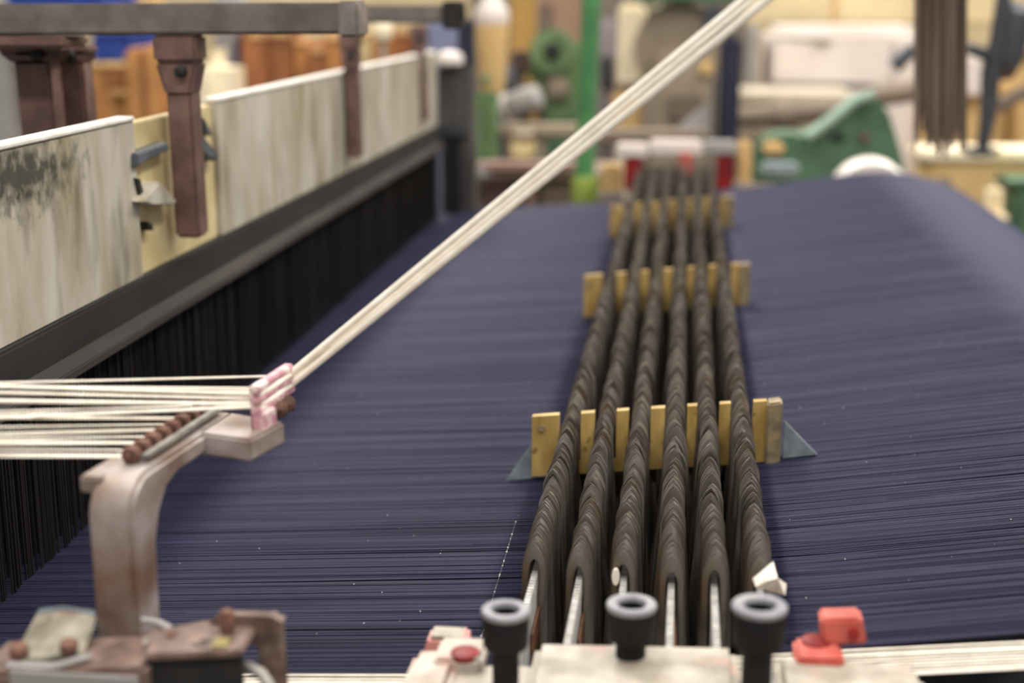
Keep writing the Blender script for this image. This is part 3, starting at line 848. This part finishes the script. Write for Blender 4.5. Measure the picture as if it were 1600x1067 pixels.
# lint specks lying on the warp
mb = MB()
for k in range(170):
    x = random.uniform(-0.33, 0.26); y = 0.6 + 1.1 * random.random() ** 1.6
    if -0.085 < x < 0.06: continue
    r = random.uniform(0.00012, 0.00034)
    c = Vector((x, y, warp_z(x) + 0.0007))
    mb.lathe([(0.00005, -r), (r * 0.8, -r * 0.5), (r, 0), (r * 0.8, r * 0.5), (0.00005, r)], c, (random.random(), random.random(), 0.5), 5)
o = mb.build('lint_specks', paper); tag(o, 'white lint specks scattered over the navy yarns', 'lint', None, 'stuff')

# ------------------------------------------------------------------ bundle of brown strips hanging at top right
Yt = 1.45
t = thing('strip_bundle', 'bundle of dark brown metal strips hanging at top right', 'strips', atY(1468, 240, Yt))
xs = [1432, 1437, 1444, 1450, 1456, 1462, 1467, 1473, 1478, 1484, 1489, 1495, 1501, 1506]
ends = [236, 225, 205, 232, 226, 236, 244, 238, 246, 232, 228, 222, 236, 234]
lft = [-4, -2, 0, 0, 0, 0, 0, 0, 0, 0, 0, 0, 1, 3]
for i, x in enumerate(xs):
    Y = Yt + (i * 7 % 5) * 0.004 - 0.012 * math.sin(math.pi * i / 13)
    wd = random.uniform(3.6, 5.2) * Y / FPX
    a = atY(x, -620, Y); m_ = atY(x, 150, Y); b = atY(x + lft[i], ends[i], Y)
    aa = random.uniform(-0.5, 0.5); u = Vector((math.cos(aa), math.sin(aa), 0)) * wd; v_ = Vector((-math.sin(aa), math.cos(aa), 0)) * 0.0012
    mb = MB()
    ring = []
    for p, k in ((b, 0.35), (m_, 1.0), (a, 1.0)):
        ring += [p - u * k - v_, p + u * k - v_, p + u * k + v_, p - u * k + v_]
    mb.add(ring, [(3, 2, 1, 0), (8, 9, 10, 11)] + [(r * 4 + s, r * 4 + (s + 1) % 4, r * 4 + 4 + (s + 1) % 4, r * 4 + 4 + s) for r in range(2) for s in range(4)])
    mb.build('strip', strip_m, t)
a = atY(1425, -625, Yt)
b = atY(1515, -610, Yt)
MB().box((a.x, Yt - 0.02, a.z), (b.x, Yt + 0.03, a.z + 0.02)).build('hanger_clamp', dark_metal, t, 0.003)

# ------------------------------------------------------------------ background machines and stores (all out of focus)
def stand(name, label, cat, x0, y0, x1, y1, Y, d, m, floor=False, bev=0.008, part='body', group=None):
    """box-bodied background thing from pixel bounds at distance Y; floor=True carries it down to the floor"""
    a = atY(x0, y1, Y); b = atY(x1, y0, Y)
    t = thing(name, label, cat, ((a.x + b.x) / 2, Y, 0 if floor else a.z), group)
    MB().box((a.x, Y, 0 if floor else a.z), (b.x, Y + d, b.z)).build(part, m, t, bev)
    return t


def pp(t, nm, x0, y0, x1, y1, Y, d, m, bev=0.005):
    return pbox(x0, y0, x1, y1, Y, d).build(nm, m, t, bev)


# left: boards and boxes behind the panel
t = stand('board_stack', 'orange-brown stepped boxes below the blue crate', 'boxes', 143, 103, 204, 260, 2.6, 0.2, orange, True)
pp(t, 'lid', 141, 100, 203, 108, 2.59, 0.2, tan); pp(t, 'side_panel', 166, 142, 208, 150, 2.57, 0.05, tan); pp(t, 'inset', 163, 108, 198, 140, 2.592, 0.03, orange2)
t = stand('tall_board', 'tall orange board left of the flared iron post', 'board', 203, 76, 232, 260, 2.5, 0.12, orange, True)
pp(t, 'edge_strip', 226, 76, 234, 260, 2.49, 0.03, orange2)
stand('tall_board', 'narrow bright orange board leaning beside the flared iron post', 'board', 234, 70, 256, 260, 2.45, 0.05, orange, True)
t = stand('blue_crate', 'blue plastic crate above the stepped orange boxes', 'crate', 144, 52, 200, 101, 2.66, 0.25, blue_m, False)
pp(t, 'rim', 142, 50, 202, 58, 2.65, 0.27, blue_m)
t = stand('blue_crate', 'blue crate along the top edge above the iron beam', 'crate', 8, -60, 150, 12, 2.75, 0.25, blue_m, False)
pp(t, 'rim', 4, -64, 154, -54, 2.74, 0.27, blue_m)
t = stand('storage_rack', 'pale metal rack behind the boxes at left', 'rack', 196, -10, 245, 260, 2.95, 0.05, tan, True)
pp(t, 'shelf', 0, 10, 420, 16, 2.9, 0.4, grey_m); pp(t, 'upright', 345, -10, 376, 260, 2.93, 0.05, grey_m); pp(t, 'upright', -30, -10, 8, 260, 2.93, 0.05, grey_m)
stand('cream_cylinder_box', 'cream rounded box just right of the flared iron post', 'box', 300, 78, 348, 260, 2.4, 0.15, ivory, True, 0.04)
t = stand('navy_strip_post', 'thin navy post beside the grey rack upright', 'post', 373, 55, 384, 260, 2.85, 0.03, navy_post, True)
pp(t, 'cap', 371, 50, 386, 58, 2.84, 0.05, navy_post)
for k, (x0, x1, y0, m, lab) in enumerate(((384, 413, 52, orange2, 'dark brown board in the row behind the panel'), (416, 452, 50, orange2, 'wide brown board next to the dark brown one'),
                                         (456, 480, 62, orange, 'bright orange board in the middle of the board row'), (484, 504, 75, orange2, 'low brown board right of the bright orange one'),
                                         (506, 532, 55, orange, 'orange board just left of the slim iron post'), (560, 584, 48, cream_pl, 'yellowish board right of the slim iron post'),
                                         (586, 608, 52, orange, 'orange-brown board beneath the round knob'), (612, 640, 46, orange2, 'rightmost brown-orange board of the row'))):
    t = stand('stacked_board', lab, 'board', x0, y0, x1, 260, 2.55 + 0.03 * (k % 3), 0.1, m, True, 0.006, 'board_body', 'boards behind the panel')
    pp(t, 'end_face', x0 + 3, y0 + 3, x1 - 3, y0 + 9, 2.545 + 0.03 * (k % 3), 0.02, tan, 0.002)
c = atY(598, 46, 2.5)
t = thing('spindle', 'thin spindle with round ivory knob above the orange-brown boards', 'spindle', (c.x, c.y, 0))
MB().lathe([(0.004, -0.02), (0.014, -0.016), (0.019, 0), (0.014, 0.014), (0.004, 0.02)], c, (0, 0, 1), 16).build('round_knob', ivory, t, smooth=True)
MB().tube([(c.x, c.y, 0), c], 0.005, 8).build('spindle_rod', grey_m, t)
t = stand('window_box', 'grey-blue box behind the thin rail at the column', 'box', 668, 30, 716, 260, 2.7, 0.1, mat('grey_blue', srgb(140, 146, 178), None, 0.5, scale=6), True)
pp(t, 'dark_strip', 652, 36, 664, 76, 2.6, 0.03, dark_metal)
# wall of pale goods at the very left
stand('cabinet', 'pale grey cabinet at the far left edge', 'cabinet', -60, 70, 24, 300, 3.4, 0.3, grey_m, True)

# yarn cone, white top
Yq = 2.7
c = atY(769, 130, Yq); s_ = Yq / FPX
t = thing('yarn_cone', 'cream yarn cone with white domed top beside the dark column', 'yarn cone', c)
MB().lathe([(16 * s_, -0.02), (20 * s_, 0), (26 * s_, 85 * s_), (25 * s_, 92 * s_)], c, (0, 0, 1), 28).build('cone_body', tan, t, smooth=True)
MB().lathe([(25 * s_, 88 * s_), (27 * s_, 96 * s_), (25 * s_, 112 * s_), (14 * s_, 126 * s_), (8 * s_, 150 * s_)], c, (0, 0, 1), 28).build('white_top', white_m, t, smooth=True)
MB().lathe([(12 * s_, -1.0), (12 * s_, -0.015)], c, (0, 0, 1), 16).build('spindle', grey_m, t)
t = stand('ochre_box', 'ochre box behind the cream yarn cone', 'box', 796, -30, 832, 75, 3.2, 0.1, mat('ochre', srgb(190, 150, 80), None, 0.6, scale=6), True)
pp(t, 'flap', 794, -30, 834, -20, 3.19, 0.12, tan)

# green machine with round hub
Yg = 3.0; sg = Yg / FPX
t = thing('green_machine', 'green cast machine frame with round hub behind the cream strands', 'machine', atY(862, 300, Yg))
c = atY(862, 80, Yg)
MB().lathe([(30 * sg, 0), (34 * sg, 0.02), (34 * sg, 0.06), (14 * sg, 0.06), (14 * sg, 0.0), (13 * sg, -0.01)], c + Vector((0, 0.06, 0)), (0, -1, 0), 28).build('hub_ring', green, t, smooth=True)
MB().lathe([(8 * sg, 0), (10 * sg, 0.02), (4 * sg, 0.03)], c + Vector((0, 0.0, 0)), (0, -1, 0), 16).build('hub_nut', dark_metal, t)
MB().prism([atY(x, y, Yg + 0.03) for x, y in ((822, 95), (842, 85), (880, 85), (905, 60), (905, 195), (850, 195), (846, 150), (826, 120))], (0, 0.08, 0)).build('casting', green, t, 0.01)
MB().prism([atY(x, y, Yg + 0.0) for x, y in ((852, 120), (880, 115), (892, 150), (858, 160))], (0, 0.04, 0)).build('boss_plate', beige, t, 0.01)
pp(t, 'foot', 832, 216, 905, 262, Yg + 0.02, 0.1, dark_green)
a = atY(868, 195, Yg)
MB().box((a.x - 0.04, Yg + 0.04, 0), (a.x + 0.04, Yg + 0.1, a.z)).build('leg', dark_green, t, 0.006)
t = stand('green_post', 'olive green post right of the dark column', 'post', 742, 128, 774, 262, 2.55, 0.06, green, True, 0.02)
pp(t, 'post_cap', 746, 118, 768, 132, 2.55, 0.06, green, 0.01)
# bright pole
t = thing('green_pole', 'bright green upright pole crossing behind the cream strands', 'pole', (atY(912, 312, 2.24).x, 2.24, 0))
a = atY(926, -60, 2.24); b = atY(912, 312, 2.24)
MB().tube([(b.x, 2.24, 0), b, a], [0.0150, 0.0150, 0.0145], 16).build('tube', pole_green, t, smooth=True)
MB().lathe([(0.018, -0.03), (0.021, -0.022), (0.021, 0.018), (0.018, 0.026)], atY(914, 300, 2.24), (0, 0, 1), 16).build('sleeve', mat('lime_paint', srgb(140, 160, 70), None, 0.5, scale=10), t, smooth=True)
# white blob: bobbin of thread
c = atY(820, 158, 2.75)
t = thing('thread_bobbin', 'pale lilac-grey thread bobbin below the green machine hub', 'bobbin', c)
ax = Vector((0.9, -0.3, 0.35))
MB().lathe([(0.012, -0.036), (0.024, -0.03), (0.026, 0), (0.022, 0.03), (0.012, 0.034)], c, ax, 20).build('wound_thread', grey_m, t, smooth=True)
MB().lathe([(0.028, -0.041), (0.028, -0.036)], c, ax, 20).build('flange', white_m, t, smooth=True)
MB().tube([c + Vector((0, 0.02, 0)), c + Vector((-0.01, 0.05, -0.3))], 0.008, 8).build('holder', charcoal, t)
c = atY(784, 140, 2.9)
t = thing('spool_holder', 'dark grey spool holder between the cone and the bobbin', 'holder', c)
MB().lathe([(0.03, -0.03), (0.034, 0), (0.026, 0.03), (0.01, 0.05)], c, (0.3, 0, 1), 16).build('cup', charcoal, t, smooth=True)
MB().tube([c, (c.x, c.y, 0)], 0.01, 8).build('stalk', charcoal, t)
stand('shadowed_cabinet', 'dark brown cabinet behind the green machine', 'cabinet', 796, 40, 850, 220, 3.4, 0.2, mat('dark_brown', srgb(92, 76, 70), None, 0.6, scale=5), True)
t = stand('spare_machine', 'pinkish brown machine housing at the top behind the green hub', 'machine', 830, -30, 908, 70, 3.6, 0.3, mat('pinkish_brown', srgb(176, 140, 116), None, 0.6, scale=3), True)
pp(t, 'dark_vent', 835, 5, 862, 60, 3.59, 0.02, taupe)
# brown rails
for (x0, y0, x1, y1, Y, m, lab) in ((776, 196, 912, 216, 2.65, beige, 'upper beige cross rail behind the cream strands'), (738, 258, 918, 272, 2.3, mat('rose_brown', srgb(150, 118, 106), None, 0.6, scale=6), 'lower rose brown cross rail beyond the navy yarns')):
    t = stand('cross_rail', lab, 'rail', x0, y0, x1, y1, Y, 0.05, m, False)
    pp(t, 'end_plate', x1 - 8, y0 - 3, x1 + 2, y1 + 3, Y - 0.005, 0.06, m)
    pp(t, 'support', (x0 + x1) / 2 - 8, y1 - 2, (x0 + x1) / 2 + 8, 420, Y + 0.01, 0.03, m)
t = stand('brown_machine', 'brown low machine beyond the far edge of the navy yarns', 'machine', 738, 272, 960, 420, 2.36, 0.2, taupe, True)
pp(t, 'dark_recess', 756, 282, 800, 330, 2.352, 0.02, brown_iron); pp(t, 'pale_cover', 845, 296, 895, 330, 2.345, 0.03, beige)
pp(t, 'grey_foot', 728, 260, 766, 280, 2.3, 0.04, grey_m)
t = stand('cream_canister', 'cream canister on the beige rail left of the green pole', 'canister', 798, 212, 832, 252, 2.5, 0.05, cream_pl, False, 0.01)
pp(t, 'lid', 796, 208, 834, 216, 2.495, 0.06, beige)

# middle: ivory uprights and beige machines
t = stand('ivory_cabinet', 'tall narrow ivory cabinet right of the green pole', 'cabinet', 964, 6, 1010, 135, 3.1, 0.06, ivory, True)
pp(t, 'notch', 962, 130, 1004, 142, 3.09, 0.02, taupe)
pp(t, 'lower_panel', 956, 145, 1002, 212, 3.08, 0.03, tan)
t = stand('grey_column', 'lilac grey column between the green pole and ivory cabinet', 'column', 932, 30, 962, 260, 3.3, 0.1, mat('lilac_grey', srgb(150, 140, 146), None, 0.6, scale=5), True)
pp(t, 'dark_joint', 938, 88, 958, 140, 3.29, 0.02, charcoal)
t = stand('beige_machine', 'big beige-brown machine behind the far end of the rows', 'machine', 1014, 80, 1118, 420, 3.0, 0.4, beige, True)
c = atY(1062, 60, 3.05)
MB().lathe([(0.03, -0.01), (0.07, -0.008), (0.095, 0), (0.095, 0.25)], c + Vector((0, 0, -0.02)), (0, 1, 0), 28).build('drum', beige, t, smooth=True)
pp(t, 'dark_door', 1042, 150, 1100, 190, 2.99, 0.02, taupe); pp(t, 'orange_mark', 1092, 95, 1114, 118, 2.985, 0.02, tan)
MB().prism([atY(x, y, 2.9) for x, y in ((1030, 228), (1070, 190), (1108, 160), (1112, 200), (1070, 232))], (0, 0.03, 0)).build('slanted_cover', grey_m, t, 0.006)
t = stand('machine_shelf', 'taupe shelf below the ivory cabinet', 'shelf', 930, 208, 1110, 228, 2.75, 0.1, taupe, False)
pp(t, 'leg', 990, 226, 1010, 420, 2.77, 0.03, taupe)
t = stand('overhead_rail', 'green rail along the top edge above the ivory cabinet', 'rail', 990, -30, 1160, 4, 3.0, 0.05, dark_green, False)
pp(t, 'joint', 1100, -34, 1120, 8, 2.99, 0.06, dark_green)
t = stand('navy_column', 'dark navy column under the upper end of cream strands', 'column', 1114, 52, 1160, 420, 2.6, 0.06, navy_post, True, 0.012)
pp(t, 'side_strip', 1112, 120, 1120, 222, 2.59, 0.05, navy_post); pp(t, 'head', 1098, 10, 1140, 56, 2.62, 0.06, charcoal)

# right: white cabinet, pipes, green cover
t = stand('white_cabinet', 'white enamelled cabinet at the back right of centre', 'cabinet', 1190, 42, 1446, 300, 3.4, 0.3, white_m, True, 0.02)
pp(t, 'door', 1200, 60, 1400, 136, 3.388, 0.02, white_m, 0.01); pp(t, 'side_edge', 1168, 40, 1188, 150, 3.38, 0.2, grey_m)
pp(t, 'handle', 1270, 62, 1300, 67, 3.37, 0.02, grey_m)
t = stand('air_duct', 'cream duct along the wall above the white cabinet', 'duct', 1165, -40, 1600, 40, 3.75, 0.2, mat('duct_cream', srgb(224, 206, 162), None, 0.6, scale=4), False)
pp(t, 'flange', 1300, -44, 1312, 44, 3.74, 0.22, tan); pp(t, 'bracket', 1440, 30, 1452, 420, 3.85, 0.05, tan)
t = thing('brown_pipe', 'thick brown pipe running below the white cabinet', 'pipe', atY(1250, 180, 2.9))
MB().tube([atY(1140, 184, 2.9), atY(1330, 172, 2.9), atY(1370, 150, 2.9), atY(1440, 140, 2.9)], 0.022, 14).build('pipe_run', taupe, t, smooth=True)
MB().lathe([(0.03, -0.02), (0.03, 0.02)], atY(1226, 179, 2.9), (1, 0, 0.06), 16).build('coupling', taupe, t, smooth=True)
t = stand('beige_bench', 'beige machine bench below the brown pipe', 'bench', 1148, 150, 1345, 420, 3.1, 0.24, beige, True)
pp(t, 'top_ledge', 1152, 148, 1340, 162, 3.08, 0.28, mat('pale_beige', srgb(190, 178, 156), None, 0.6, scale=6))
pp(t, 'lower_ledge', 1150, 196, 1330, 222, 3.0, 0.1, beige)
t = thing('green_cover', 'dark green peaked machine cover behind the ridge of navy yarn', 'machine cover', atY(1320, 265, 2.45))
gp = [(1168, 285), (1186, 225), (1225, 208), (1262, 216), (1300, 190), (1338, 158), (1366, 150), (1388, 170), (1412, 250), (1416, 300)]
MB().prism([atY(x, y, 2.45) for x, y in gp], (0, 0.12, 0)).build('shell', dark_green, t, 0.008)
MB().tube([atY(1262, 214, 2.44), atY(1300, 188, 2.44), atY(1338, 156, 2.44), atY(1366, 148, 2.44)], 0.009, 8).build('pale_edge', mat('pale_green', srgb(150, 176, 158), None, 0.5, scale=9), t, smooth=True)
pp(t, 'window', 1192, 222, 1226, 242, 2.44, 0.02, tan); pp(t, 'shadow_gap', 1296, 208, 1324, 224, 2.445, 0.02, black_m)
pp(t, 'rust_plate', 1342, 208, 1360, 224, 2.44, 0.02, brown_iron)
t = stand('pale_rail', 'pale beige rail just beyond the right far edge of yarns', 'rail', 1150, 290, 1320, 320, 2.12, 0.02, beige, False)
t.children[0].rotation_euler = (0, 0, 0)
pp(t, 'tin_cap', 1190, 258, 1250, 276, 2.3, 0.05, zinc)
# tan beam right, charcoal handle arm and column
t = stand('tan_beam', 'wide tan beam at the right below the hanging strips', 'beam', 1440, 248, 1720, 335, 2.6, 0.1, tan, False, 0.01)
pp(t, 'top_ledge', 1436, 238, 1720, 252, 2.59, 0.13, ivory); pp(t, 'bolt_plate', 1462, 278, 1490, 300, 2.59, 0.02, beige); pp(t, 'leg', 1520, 330, 1560, 800, 2.62, 0.05, tan)
t = stand('cream_lamp_foot', 'cream rounded foot at the right edge below the tan beam', 'foot', 1542, 288, 1572, 345, 2.45, 0.05, ivory, False, 0.012)
pp(t, 'base', 1536, 335, 1578, 348, 2.44, 0.06, ivory)
t = stand('green_box', 'dark green box at the right edge beyond the yarns', 'box', 1576, 288, 1660, 420, 2.5, 0.1, dark_green, True)
pp(t, 'lid', 1574, 284, 1662, 292, 2.49, 0.12, dark_green)
t = thing('charcoal_stand', 'charcoal upright stand with lumpy motor head at the right edge', 'stand', atY(1540, 236, 2.4))
MB().tube([atY(1572, -30, 2.4), atY(1560, 60, 2.4), atY(1548, 110, 2.4), atY(1544, 180, 2.4), atY(1534, 238, 2.4)], [0.012, 0.014, 0.016, 0.014, 0.010], 12).build('stem', charcoal, t, smooth=True)
c = atY(1578, 62, 2.42)
MB().lathe([(0.012, -0.05), (0.026, -0.04), (0.03, 0), (0.026, 0.045), (0.008, 0.06)], c, (0.15, 0, 1), 20).build('motor', charcoal, t, smooth=True)
MB().lathe([(0.01, -0.03), (0.024, -0.02), (0.024, 0.02), (0.01, 0.03)], atY(1572, 96, 2.43), (0.5, 0, 1), 16).build('gear_housing', brown_iron, t, smooth=True)
MB().lathe([(0.02, 0), (0.03, 0.006), (0.03, 0.012)], atY(1532, 243, 2.4), (0, 0, 1), 16).build('stand_foot', charcoal, t, smooth=True)
MB().tube([atY(1556, 92, 2.4), atY(1520, 78, 2.38), atY(1470, 66, 2.36), atY(1420, 82, 2.36), atY(1396, 104, 2.36)], [0.010, 0.010, 0.010, 0.012, 0.014], 10).build('curved_arm', charcoal, t, smooth=True)
MB().tube([atY(1560, 168, 2.42), atY(1590, 148, 2.42), atY(1640, 130, 2.42)], 0.012, 10).build('side_arm', taupe, t, smooth=True)
t = stand('tan_cabinet', 'tan cabinet at the right edge behind the charcoal stand', 'cabinet', 1586, 20, 1720, 300, 3.2, 0.3, tan, True)
pp(t, 'white_box', 1590, 30, 1720, 80, 3.18, 0.1, white_m); pp(t, 'door', 1600, 150, 1720, 290, 3.19, 0.02, tan)
t = stand('ivory_board', 'tan back board between green cover and charcoal stand', 'board', 1450, 140, 1580, 420, 3.3, 0.05, tan, True)
pp(t, 'grey_box', 1505, 90, 1544, 150, 3.25, 0.06, white_m)

# tall machine row far behind the middle of the picture
t = stand('back_machine', 'long grey-brown machine far behind the green machine and ivory cabinet', 'machine', 735, -60, 1172, 300, 5.2, 0.4, mat('grey_brown', srgb(136, 124, 110), srgb(98, 90, 78), 0.6, scale=3), True, 0.02)
for (x0, y0, x1, y1, m) in ((842, 10, 900, 48, mat('faded_orange', srgb(206, 160, 130), None, 0.6, scale=5)), (846, 52, 905, 100, grey_m), (775, 70, 812, 120, taupe), (936, 55, 962, 85, white_m),
                            (1018, 8, 1090, 60, mat('pale_sage', srgb(188, 184, 150), None, 0.6, scale=5)), (938, 160, 956, 186, grey_m), (800, 10, 836, 60, mat('olive_grey', srgb(120, 110, 80), None, 0.6, scale=5))):
    pp(t, 'cover_panel', x0, y0, x1, y1, 5.17, 0.04, m, 0.006)
t = stand('dark_hopper', 'dark brown hopper between the yarn cone and the green hub', 'hopper', 798, 80, 826, 118, 2.95, 0.05, mat('umber', srgb(74, 56, 48), None, 0.6, scale=8), False, 0.006)
a = atY(812, 118, 2.97)
MB().tube([(a.x, 2.975, 0), a], 0.012, 8).build('hopper_leg', taupe, t)
